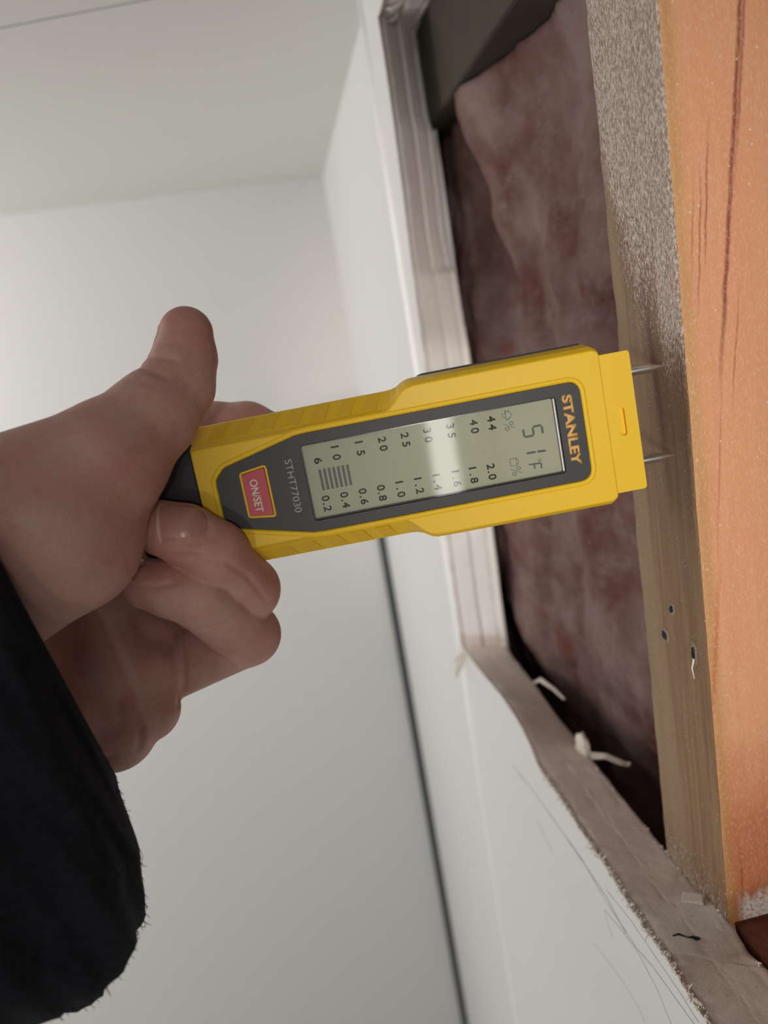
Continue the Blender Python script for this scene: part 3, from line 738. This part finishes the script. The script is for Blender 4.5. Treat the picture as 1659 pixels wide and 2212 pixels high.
# neck block with a moulded slot, and the two pins
slot = rounded([(55.0, 4.1), (56.9, 4.1), (56.9, -3.5), (55.0, -3.5)], .9, 6)
capo = rounded([(50.5, 18.7), (60.2, 18.7), (60.2, -18.7), (50.5, -18.7)], [.1, 1.0, 1.0, .1], 5)
bm = slab_bm(capo, [slot], -2.1, -.75); b2 = slab_bm(capo, [], -18, -2.0); m2 = bpy.data.meshes.new('t'); b2.to_mesh(m2); b2.free(); bm.from_mesh(m2)
bm_obj('pin_block', bm, M_yel, meter, bevel=.0004, seg=3)
for s in (1, -1):
    prof = [(59.0, 1.35), (59.6, 1.35), (67.9, 1.32), (68.4, 1.2), (70.6, .68), (72.3, .26), (73.1, .05)]
    V = []; Fc = []; n_ = 20
    for u, r in prof:
        for i in range(n_): t = 2 * math.pi * i / n_; V.append(mm(u, s * 12.6 + r * math.cos(t), -10 + r * math.sin(t)))
    for j in range(len(prof) - 1):
        for i in range(n_): Fc.append((j * n_ + i, j * n_ + (i + 1) % n_, (j + 1) * n_ + (i + 1) % n_, (j + 1) * n_ + i))
    Fc += [tuple(range(n_)), tuple((len(prof) - 1) * n_ + i for i in range(n_))]
    mesh_obj('pin', V, Fc, M_steel, meter, autosmooth=.6)
# black back cover and end cap
bc = rounded([(5.4, 22.95), (51.0, 22.95), (51.0, -22.95), (5.4, -22.95)], 1.0, 4)
bm_obj('back_cover', slab_bm(bc, [], -24.2, -12.5), M_blk, meter, bevel=.0005)
bm = bmesh.new(); rings = []
for u, k in ((-58.7, 1.0), (-62, 1.0), (-68, .985), (-72.5, .955), (-75.4, .90), (-77.2, .80), (-78.0, .66)):
    half = [(8, -.05), (14.2, -.15), (15.6, -1.9), (19.6, -8.4), (20.0, -10), (20, -15), (19.2, -21), (17.5, -22.6)]
    prof = [(a * k, -11.3 + (b + 11.3) * k) for a, b in half]; prof = prof + [(-a, b) for a, b in prof[::-1]]
    rings.append([bm.verts.new(mm(u, a, b)) for a, b in prof])
k = len(rings[0])
for a, b in zip(rings[:-1], rings[1:]):
    for i in range(k): bm.faces.new((a[i], a[(i + 1) % k], b[(i + 1) % k], b[i]))
bm.faces.new(rings[0]); bm.faces.new(rings[-1]); bmesh.ops.recalc_face_normals(bm, faces=bm.faces[:])
bm_obj('end_cap', bm, M_blk, meter, bevel=.0005, smooth=False, autosmooth=.7)

# ------------------------------------------------------------------ the hand
# Joints in millimetres from the eye point: x to the right, y up, z away; last number the radius.
def V3(x, y, z): return Vector((0, 0, EYE)) + (RIGHT * x - DOWN * y + FWD * z) * .001
Rm = np.array([list(RIGHT), list(-DOWN), list(FWD)]).T * .001
PALM = [[(-113.6, -37.55, 212.0, 26), (-102.91, -32.63, 222.0, 22), (-87.33, -27.35, 234.0, 15), (-74.02, -21.34, 246.0, 11)],
 [(-111.46, -43.1, 208.0, 26), (-95.33, -53.37, 214.0, 21), (-78.44, -53.36, 222.0, 15.5), (-69.51, -48.15, 231.0, 11)],
 [(-100.13, -48.67, 216.0, 20), (-86.84, -39.18, 229.0, 15.5), (-71.62, -40.72, 238.0, 12)],
 [(-102.91, -19.26, 222.0, 20), (-88.12, -6.36, 240.0, 14), (-73.26, 5.44, 251.0, 10.5)],
 [(-112.53, -40.99, 210.0, 27), (-131.27, -54.7, 200.0, 29)]]
PADS = [[(-83.14, -29.82, 221.0, 12.5), (-79.02, -43.66, 217.0, 13.5), (-76.41, -60.66, 217.0, 12.5)],
 [(-70.05, -35.94, 226.0, 10.2), (-68.28, -46.15, 226.0, 9.4), (-68.31, -53.6, 227.0, 8.4)],
 [(-78.9, -30.5, 226.0, 12), (-70.81, -44.67, 222.0, 10.5), (-68.1, -56.45, 221.0, 9.5)]]
THUMB = [(-51.51, 46.39, 200.0, 7.0), (-51.75, 39.88, 200.0, 7.9), (-53.26, 32.68, 198.0, 9.3), (-58.07, 24.18, 193.0, 11.0), (-66.97, 13.07, 187.0, 13.9), (-86.22, 1.23, 186.0, 19.2)]
THENAR = [[(-67.53, 11.94, 187.0, 12.4), (-76.84, -6.02, 185.0, 17.7), (-96.21, -17.44, 188.0, 19)]]
FINGERS = [[(-73.26, 5.44, 251.0, 10.5), (-54.09, 25.59, 247.0, 9.6), (-43.47, 25.83, 245.0, 9.1), (-35.06, 22.84, 243.0, 8.3)],
 [(-70.51, -14.27, 252.0, 10.5), (-40.1, -2.08, 247.0, 9.4), (-29.32, 4.56, 244.0, 8.6), (-26.28, 8.2, 243.0, 8.2)],
 [(-70.32, -32.45, 246.0, 10.5), (-39.3, -22.13, 220.0, 9.3), (-44.45, -10.64, 203.0, 8.4), (-51.88, -5.92, 200.5, 7.9), (-57.65, -4.22, 200.0, 7.4)],
 [(-68.81, -48.98, 231.0, 9.6),
  (-39.69, -35.94, 226.0, 9.0),
  (-43.47, -31.53, 219.0, 9.1),
  (-49.82, -22.09, 206.0, 8.8),
  (-56.47, -20.15, 204.0, 7.8),
  (-62.61, -19.05, 204.0, 6.9)]]
FOLDS = [([(-81.0, -26.8, 216.0), (-77.28, -31.97, 214.0), (-71.32, -40.29, 209.0), (-67.73, -47.74, 208.0), (-66.41, -54.64, 209.0), (-66.6, -59.26, 212.0), (-69.91, -67.33, 220.0)],
  1.0,
  3.2),
 ([(-59.31, -34.9, 222.0), (-58.24, -42.26, 222.0), (-57.97, -49.21, 222.0), (-60.38, -56.77, 226.0)], 0.9, 2.2),
 ([(-62.24, -48.19, 221.0), (-63.23, -59.23, 225.0)], 0.8, 0.5),
 ([(-71.27, -49.13, 207.0), (-71.45, -58.42, 209.0)], 0.9, 1.2),
 ([(-49.58, -31.77, 206.0), (-45.05, -31.33, 208.0), (-42.49, -30.47, 209.0)], 0.8, 1.8),
 ([(-48.67, -35.97, 214.0), (-43.56, -36.7, 213.0), (-40.74, -35.8, 213.0)], 0.7, 0.5),
 ([(-62.87, 36.84, 196.0), (-58.31, 35.58, 193.0), (-54.88, 34.0, 192.0)], 0.9, 1.4),
 ([(-61.73, 40.08, 198.0), (-56.91, 39.7, 195.0), (-53.12, 38.57, 194.0)], 0.9, 1.0),
 ([(-58.62, 43.18, 198.0), (-55.15, 43.46, 195.0), (-52.22, 43.46, 195.0)], 0.8, 0.35),
 ([(-65.72, 34.18, 195.0), (-60.92, 32.68, 191.0), (-56.87, 31.2, 189.0)], 0.9, 0.35),
 ([(-55.45, 1.14, 190.0),
   (-54.88, -2.75, 190.0),
   (-54.42, -6.52, 190.0),
   (-49.85, -8.01, 190.0),
   (-45.95, -7.9, 190.0),
   (-43.78, -6.18, 190.0),
   (-43.21, -3.66, 190.0),
   (-44.58, -1.37, 190.0)],
  0.6,
  0.8),
 ([(-65.02, -12.8, 195.0), (-63.84, -15.98, 195.0), (-62.2, -18.8, 195.0), (-57.5, -19.03, 195.0), (-53.04, -18.09, 195.0), (-51.16, -15.74, 195.0), (-51.63, -13.63, 195.0)],
  0.6,
  0.8),
 ([(-56.91, -11.04, 195.0), (-48.1, -11.39, 195.0), (-39.88, -12.8, 195.0), (-34.59, -16.33, 195.0), (-30.66, -22.89, 200.0)], 0.6, 1.0)]
NAILS = [((-51.3, -3.19, 196.0), (-1, -0.1, -0.05), (0.06, 0.5, -0.85), 12.2, 9.6),
 ((-60.05, -16.31, 202.0), (-1, -0.02, 0.0), (-0.06, 0.55, -0.82), 11.0, 7.8),
 ((-59.1, 42.67, 201.54), (0.06, 1, 0.05), (-0.97, 0.08, 0.2), 11.5, 10.0)]
SLEEVE = [(-120.37, 29.05, 196.0, -70.3, -67.71, 200.0, 36),
 (-119.69, 18.14, 193.0, -65.3, -82.18, 198.0, 40),
 (-121.27, 2.98, 190.0, -61.68, -94.06, 193.0, 42),
 (-124.76, -20.51, 185.0, -62.13, -104.09, 187.0, 42),
 (-130.07, -44.89, 180.0, -67.0, -112.2, 181.0, 41),
 (-136.21, -67.5, 174.0, -75.42, -113.62, 174.0, 39),
 (-144.67, -90.48, 168.0, -90.02, -115.78, 168.0, 37)]
STEP = .56
LO = np.array([-128., -82., 156.]); HI = np.array([-20., 62., 270.])
dim = np.ceil((HI - LO) / STEP).astype(int) + 1
gx, gy, gz = [(LO[i] + np.arange(dim[i]) * STEP).astype(np.float32) for i in range(3)]
BIG = np.float32(20)
def seg_field(X, Y, Z, a, b):
    ax, ay, az, ar = a; bx, by, bz, br = b
    dx, dy, dz = bx - ax, by - ay, bz - az; L = dx * dx + dy * dy + dz * dz + 1e-6
    t = np.clip(((X - ax) * dx + (Y - ay) * dy + (Z - az) * dz) / L, 0, 1)
    return np.sqrt((X - ax - dx * t) ** 2 + (Y - ay - dy * t) ** 2 + (Z - az - dz * t) ** 2) - (ar + (br - ar) * t)
def smin(a, b, k):
    h = np.clip(.5 + .5 * (b - a) / k, 0, 1); return b + (a - b) * h - k * h * (1 - h)
def chain_field(chain, k):
    F_ = np.full(dim, BIG, np.float32)
    for a, b in zip(chain[:-1], chain[1:]):
        r = max(a[3], b[3]) + 13
        lo = [max(0, int((min(a[i], b[i]) - r - LO[i]) / STEP)) for i in range(3)]
        hi = [min(dim[i], int((max(a[i], b[i]) + r - LO[i]) / STEP) + 2) for i in range(3)]
        if any(h <= l for l, h in zip(lo, hi)): continue
        s = tuple(slice(l, h) for l, h in zip(lo, hi))
        d = seg_field(gx[s[0]][:, None, None], gy[s[1]][None, :, None], gz[s[2]][None, None, :], a, b)
        F_[s] = smin(F_[s], d.astype(np.float32), k)
    return F_
palm = chain_field(PALM[0], 5)
for c in PALM[1:]: palm = smin(palm, chain_field(c, 5), 6)
for c in PADS: palm = smin(palm, chain_field(c, 3), 1.3)
thumb = chain_field(THUMB, 2.2)
for c in THENAR: thumb = smin(thumb, chain_field(c, 4), 5)
field = smin(palm, thumb, 1.4)
fing = None; FF = []
for c in FINGERS:
    f = chain_field(c, 1.6); FF.append(f); fing = f if fing is None else smin(fing, f, .25)
field = smin(field, fing, .8)
# skin folds pressed into the surface: polyline, half width, depth, reach
def sample(F_, p):
    q = (np.asarray(p) - LO) / STEP; i = np.clip(np.floor(q).astype(int), 0, dim - 2); t = np.clip(q - i, 0, 1); s = 0
    for a in (0, 1):
        for b in (0, 1):
            for c in (0, 1):
                w_ = (t[0] if a else 1 - t[0]) * (t[1] if b else 1 - t[1]) * (t[2] if c else 1 - t[2]); s += w_ * F_[i[0] + a, i[1] + b, i[2] + c]
    return s
def press(p):
    """move a point along its sight line onto the skin"""
    p = np.array(p, float); d = p / np.linalg.norm(p); q = p - d * 30
    for _ in range(90):
        f = sample(field, q)
        if f < .05: return q
        q = q + d * max(.1, min(f, 2) * .8)
    return p
FOLDS2 = []
for pl, wd, dp in FOLDS:
    out = []
    for a, b in zip(pl[:-1], pl[1:]):
        k_ = max(2, int(np.linalg.norm(np.array(b) - np.array(a)) / 1.5))
        for i in range(k_): out.append(press(np.array(a) + (np.array(b) - np.array(a)) * i / k_))
    out.append(press(pl[-1])); n_ = len(out)
    FOLDS2.append((out, wd, [dp * min(1, .25 + 1.5 * min(i, n_ - 1 - i) / max(1, n_ / 2)) for i in range(n_)]))
base = field.copy()
for pl, wd, dps in FOLDS2:
    for a, b, dp in zip(pl[:-1], pl[1:], dps):
        r = 5.5
        lo = [max(0, int((min(a[i], b[i]) - r - LO[i]) / STEP)) for i in range(3)]
        hi = [min(dim[i], int((max(a[i], b[i]) + r - LO[i]) / STEP) + 2) for i in range(3)]
        if any(h <= l for l, h in zip(lo, hi)): continue
        s = tuple(slice(l, h) for l, h in zip(lo, hi))
        X = gx[s[0]][:, None, None]; Y = gy[s[1]][None, :, None]; Z = gz[s[2]][None, None, :]
        d = seg_field(X, Y, Z, (*a, 0), (*b, 0))
        field[s] = np.maximum(field[s], base[s] + (dp * np.exp(-(d / wd) ** 2)).astype(np.float32))
def nets(F_):
    ins_ = F_ < 0
    c = np.zeros(tuple(d - 1 for d in F_.shape), np.int8)
    for dx in (0, 1):
        for dy in (0, 1):
            for dz in (0, 1): c += ins_[dx:F_.shape[0] - 1 + dx, dy:F_.shape[1] - 1 + dy, dz:F_.shape[2] - 1 + dz]
    act = (c > 0) & (c < 8); ids = np.argwhere(act); idx = -np.ones(act.shape, np.int64); idx[act] = np.arange(len(ids))
    acc = np.zeros((len(ids), 3)); cnt = np.zeros(len(ids))
    corners = [(a, b, d) for a in (0, 1) for b in (0, 1) for d in (0, 1)]
    for p in corners:
        for ax in range(3):
            if p[ax]: continue
            q = list(p); q[ax] = 1
            va = F_[tuple((ids + p).T)]; vb = F_[tuple((ids + q).T)]; m = (va < 0) != (vb < 0)
            t = np.where(m, va / np.where(m, va - vb, 1), 0)
            pos = np.array(p, float)[None, :] + t[:, None] * (np.array(q) - np.array(p))[None, :]
            acc[m] += pos[m]; cnt[m] += 1
    verts = LO + STEP * (ids + acc / cnt[:, None])
    faces = []
    for ax in range(3):
        sl0 = [slice(None)] * 3; sl1 = [slice(None)] * 3; sl0[ax] = slice(0, -1); sl1[ax] = slice(1, None)
        ch = np.argwhere(ins_[tuple(sl0)] != ins_[tuple(sl1)])
        o1, o2 = [(1, 2), (2, 0), (0, 1)][ax]
        ok = (ch[:, o1] > 0) & (ch[:, o2] > 0) & (ch[:, o1] < F_.shape[o1] - 1) & (ch[:, o2] < F_.shape[o2] - 1); ch = ch[ok]
        def cell(d1, d2):
            q = ch.copy(); q[:, o1] -= d1; q[:, o2] -= d2; return idx[tuple(q.T)]
        quad = np.stack([cell(0, 0), cell(1, 0), cell(1, 1), cell(0, 1)], 1)
        fl = ins_[tuple(ch.T)]; quad[fl] = quad[fl][:, ::-1]; faces.append(quad)
    return verts, np.concatenate(faces)
hv, hf = nets(field)
person = empty('person', V3(-100, -40, 205))
tag(person, 'left hand in a black fleece sleeve gripping the yellow meter', 'person')
PI_ = Vector(person.location)
hw = hv @ Rm.T + np.array([0, 0, EYE]) - np.array(PI_)
me = bpy.data.meshes.new('hand'); me.vertices.add(len(hw)); me.vertices.foreach_set('co', hw.ravel())
me.loops.add(hf.size); me.loops.foreach_set('vertex_index', hf.ravel().astype(np.int32)); me.polygons.add(len(hf))
me.polygons.foreach_set('loop_start', np.arange(0, hf.size, 4, dtype=np.int32)); me.update(); me.validate()
bm = bmesh.new(); bm.from_mesh(me)
for _ in range(1): bmesh.ops.smooth_vert(bm, verts=bm.verts[:], factor=.5, use_axis_x=True, use_axis_y=True, use_axis_z=True)
bmesh.ops.recalc_face_normals(bm, faces=bm.faces[:])
# keep the largest piece only
bm.to_mesh(me); bm.free()
hand = fin('hand', me, M_skin, person, smooth=True)
print('HAND', len(hv), len(hf))

def nail(c, along, nrm, L, Wd, F_, lift=.10):
    """nail plate moulded on the finger end: c on the nail middle, along towards the finger tip"""
    c = np.array(c, float); a = np.array(along, float); n_ = np.array(nrm, float); n_ /= np.linalg.norm(n_)
    a -= n_ * a.dot(n_); a /= np.linalg.norm(a); b = np.cross(n_, a)
    NU, NW = 16, 14; top = []; low = []
    for i in range(NU + 1):
        s = -1 + 2 * i / NU
        for j in range(NW + 1):
            q = -1 + 2 * j / NW
            wd_ = Wd / 2 * (1 - .12 * max(0, -s)); 
            if s < -.45: wd_ *= math.sqrt(max(.06, 1 - ((-s - .45) / .58) ** 2))
            end = s * L / 2 + (.0 if s < .5 else (s - .5) * -.9 * q * q)
            p = c + a * end + b * q * wd_ + n_ * 9; 
            t0 = 0
            p0 = p; hit = False; trav = 0
            while trav < 18:
                f = sample(F_, p)
                if f < .03: hit = True; break
                st_ = max(.05, min(f, 1.2) * .8); trav += st_; p = p - n_ * st_
            if not hit: p = p0 - n_ * (9 + 1.6 * q * q)
            edge = max(0, 1 - abs(q) ** 3) * (1 if s > -.7 else .4)
            top.append(p + n_ * (lift + .32 * edge * (1 if s > .2 else .75))); low.append(p - n_ * .35)
    Vn = [V3(*p) - PI_ for p in top] + [V3(*p) - PI_ for p in low]; o_ = (NU + 1) * (NW + 1); Fc = []
    for i in range(NU):
        for j in range(NW):
            k0 = i * (NW + 1) + j; k1 = k0 + NW + 1
            Fc.append((k0, k0 + 1, k1 + 1, k1)); Fc.append((o_ + k0, o_ + k1, o_ + k1 + 1, o_ + k0 + 1))
    for i in range(NU):
        for k0 in (i * (NW + 1), i * (NW + 1) + NW): Fc.append((k0, k0 + NW + 1, o_ + k0 + NW + 1, o_ + k0))
    for j in range(NW):
        for k0 in (j, NU * (NW + 1) + j): Fc.append((k0, k0 + 1, o_ + k0 + 1, o_ + k0))
    o = mesh_obj('fingernail', Vn, Fc, [M_nail, M_nailtip], hand, autosmooth=.9)
    for p_ in o.data.polygons:
        if all((v_ % o_) // (NW + 1) >= NU - 1 for v_ in p_.vertices): p_.material_index = 1
    return o
for a, F_ in zip(NAILS, (FF[2], FF[3], thumb)): nail(*a, F_)

# sleeve: a soft wide tube, open at the cuff, sagging under the wrist
NS, NT = 72, 40
ringsS = np.array(SLEEVE, float)      # per ring: upper point, lower point, half depth
outer = []; innr = []
for j in range(NT + 1):
    s = j / NT * (len(ringsS) - 1); i = min(int(s), len(ringsS) - 2); t = s - i
    r = ringsS[i] * (1 - t) + ringsS[i + 1] * t
    A = Vector(r[0:3]); B = Vector(r[3:6]); c = (A + B) / 2; ax = (A - B) / 2; dep = c.normalized() * r[6]
    for k in range(NS):
        th = 2 * math.pi * k / NS
        ct, sn = math.cos(th), math.sin(th); sq = (abs(ct) ** 2.6 + abs(sn) ** 2.6) ** (-1 / 2.6)
        d = (ax * ct + dep * sn) * sq; p = c + d
        q = Vector((math.cos(th) * 1.6, math.sin(th) * 1.6, s * 1.1))
        fold = 3.6 * noise.noise(q * 1.6) + 2.4 * math.sin(5 * th + 2.2 * s) * .45 + .5 * noise.noise(q * 6)
        amp = min(1, .25 + s * .9)
        outer.append(p + d.normalized() * fold * amp); innr.append(p + d.normalized() * (fold * amp - 2.6) * 1.0)
Vs = [V3(*p) - PI_ for p in outer] + [V3(*p) - PI_ for p in innr]; o_ = len(outer); Fc = []
for j in range(NT):
    for k in range(NS):
        k2 = (k + 1) % NS; a = j * NS + k; b = j * NS + k2; c_ = (j + 1) * NS + k2; d_ = (j + 1) * NS + k
        Fc.append((a, b, c_, d_)); Fc.append((o_ + a, o_ + d_, o_ + c_, o_ + b))
for k in range(NS):
    k2 = (k + 1) % NS; Fc.append((k, o_ + k, o_ + k2, k2)); e = NT * NS; Fc.append((e + k, e + k2, o_ + e + k2, o_ + e + k))
sleeve = mesh_obj('sleeve', Vs, Fc, M_cloth, person, smooth=True)
# lint standing off the cloth
parts = []
rnd = random.Random(11)
for i in range(1500):
    k = rnd.randrange(NS * (NT)); p = Vector(outer[k]); c_ = sum((Vector(outer[(k // NS) * NS + q]) for q in range(0, NS, 8)), Vector()) / (NS / 8)
    d = (p - c_).normalized(); l = rnd.uniform(.5, 1.6); w1 = Vector((rnd.uniform(-1, 1), rnd.uniform(-1, 1), rnd.uniform(-1, 1))) * .6
    pts = [p - d * .3, p + (d + w1 * .4) * l * .6, p + (d + w1) * l]
    parts.append(tube_vf([V3(*q) - PI_ for q in pts], [.00009, .00008, .00004], 4, False))
vv, ff = join_vf(parts); ln = mesh_obj('lint', vv, ff, M_lint, sleeve); ln['kind'] = 'stuff'
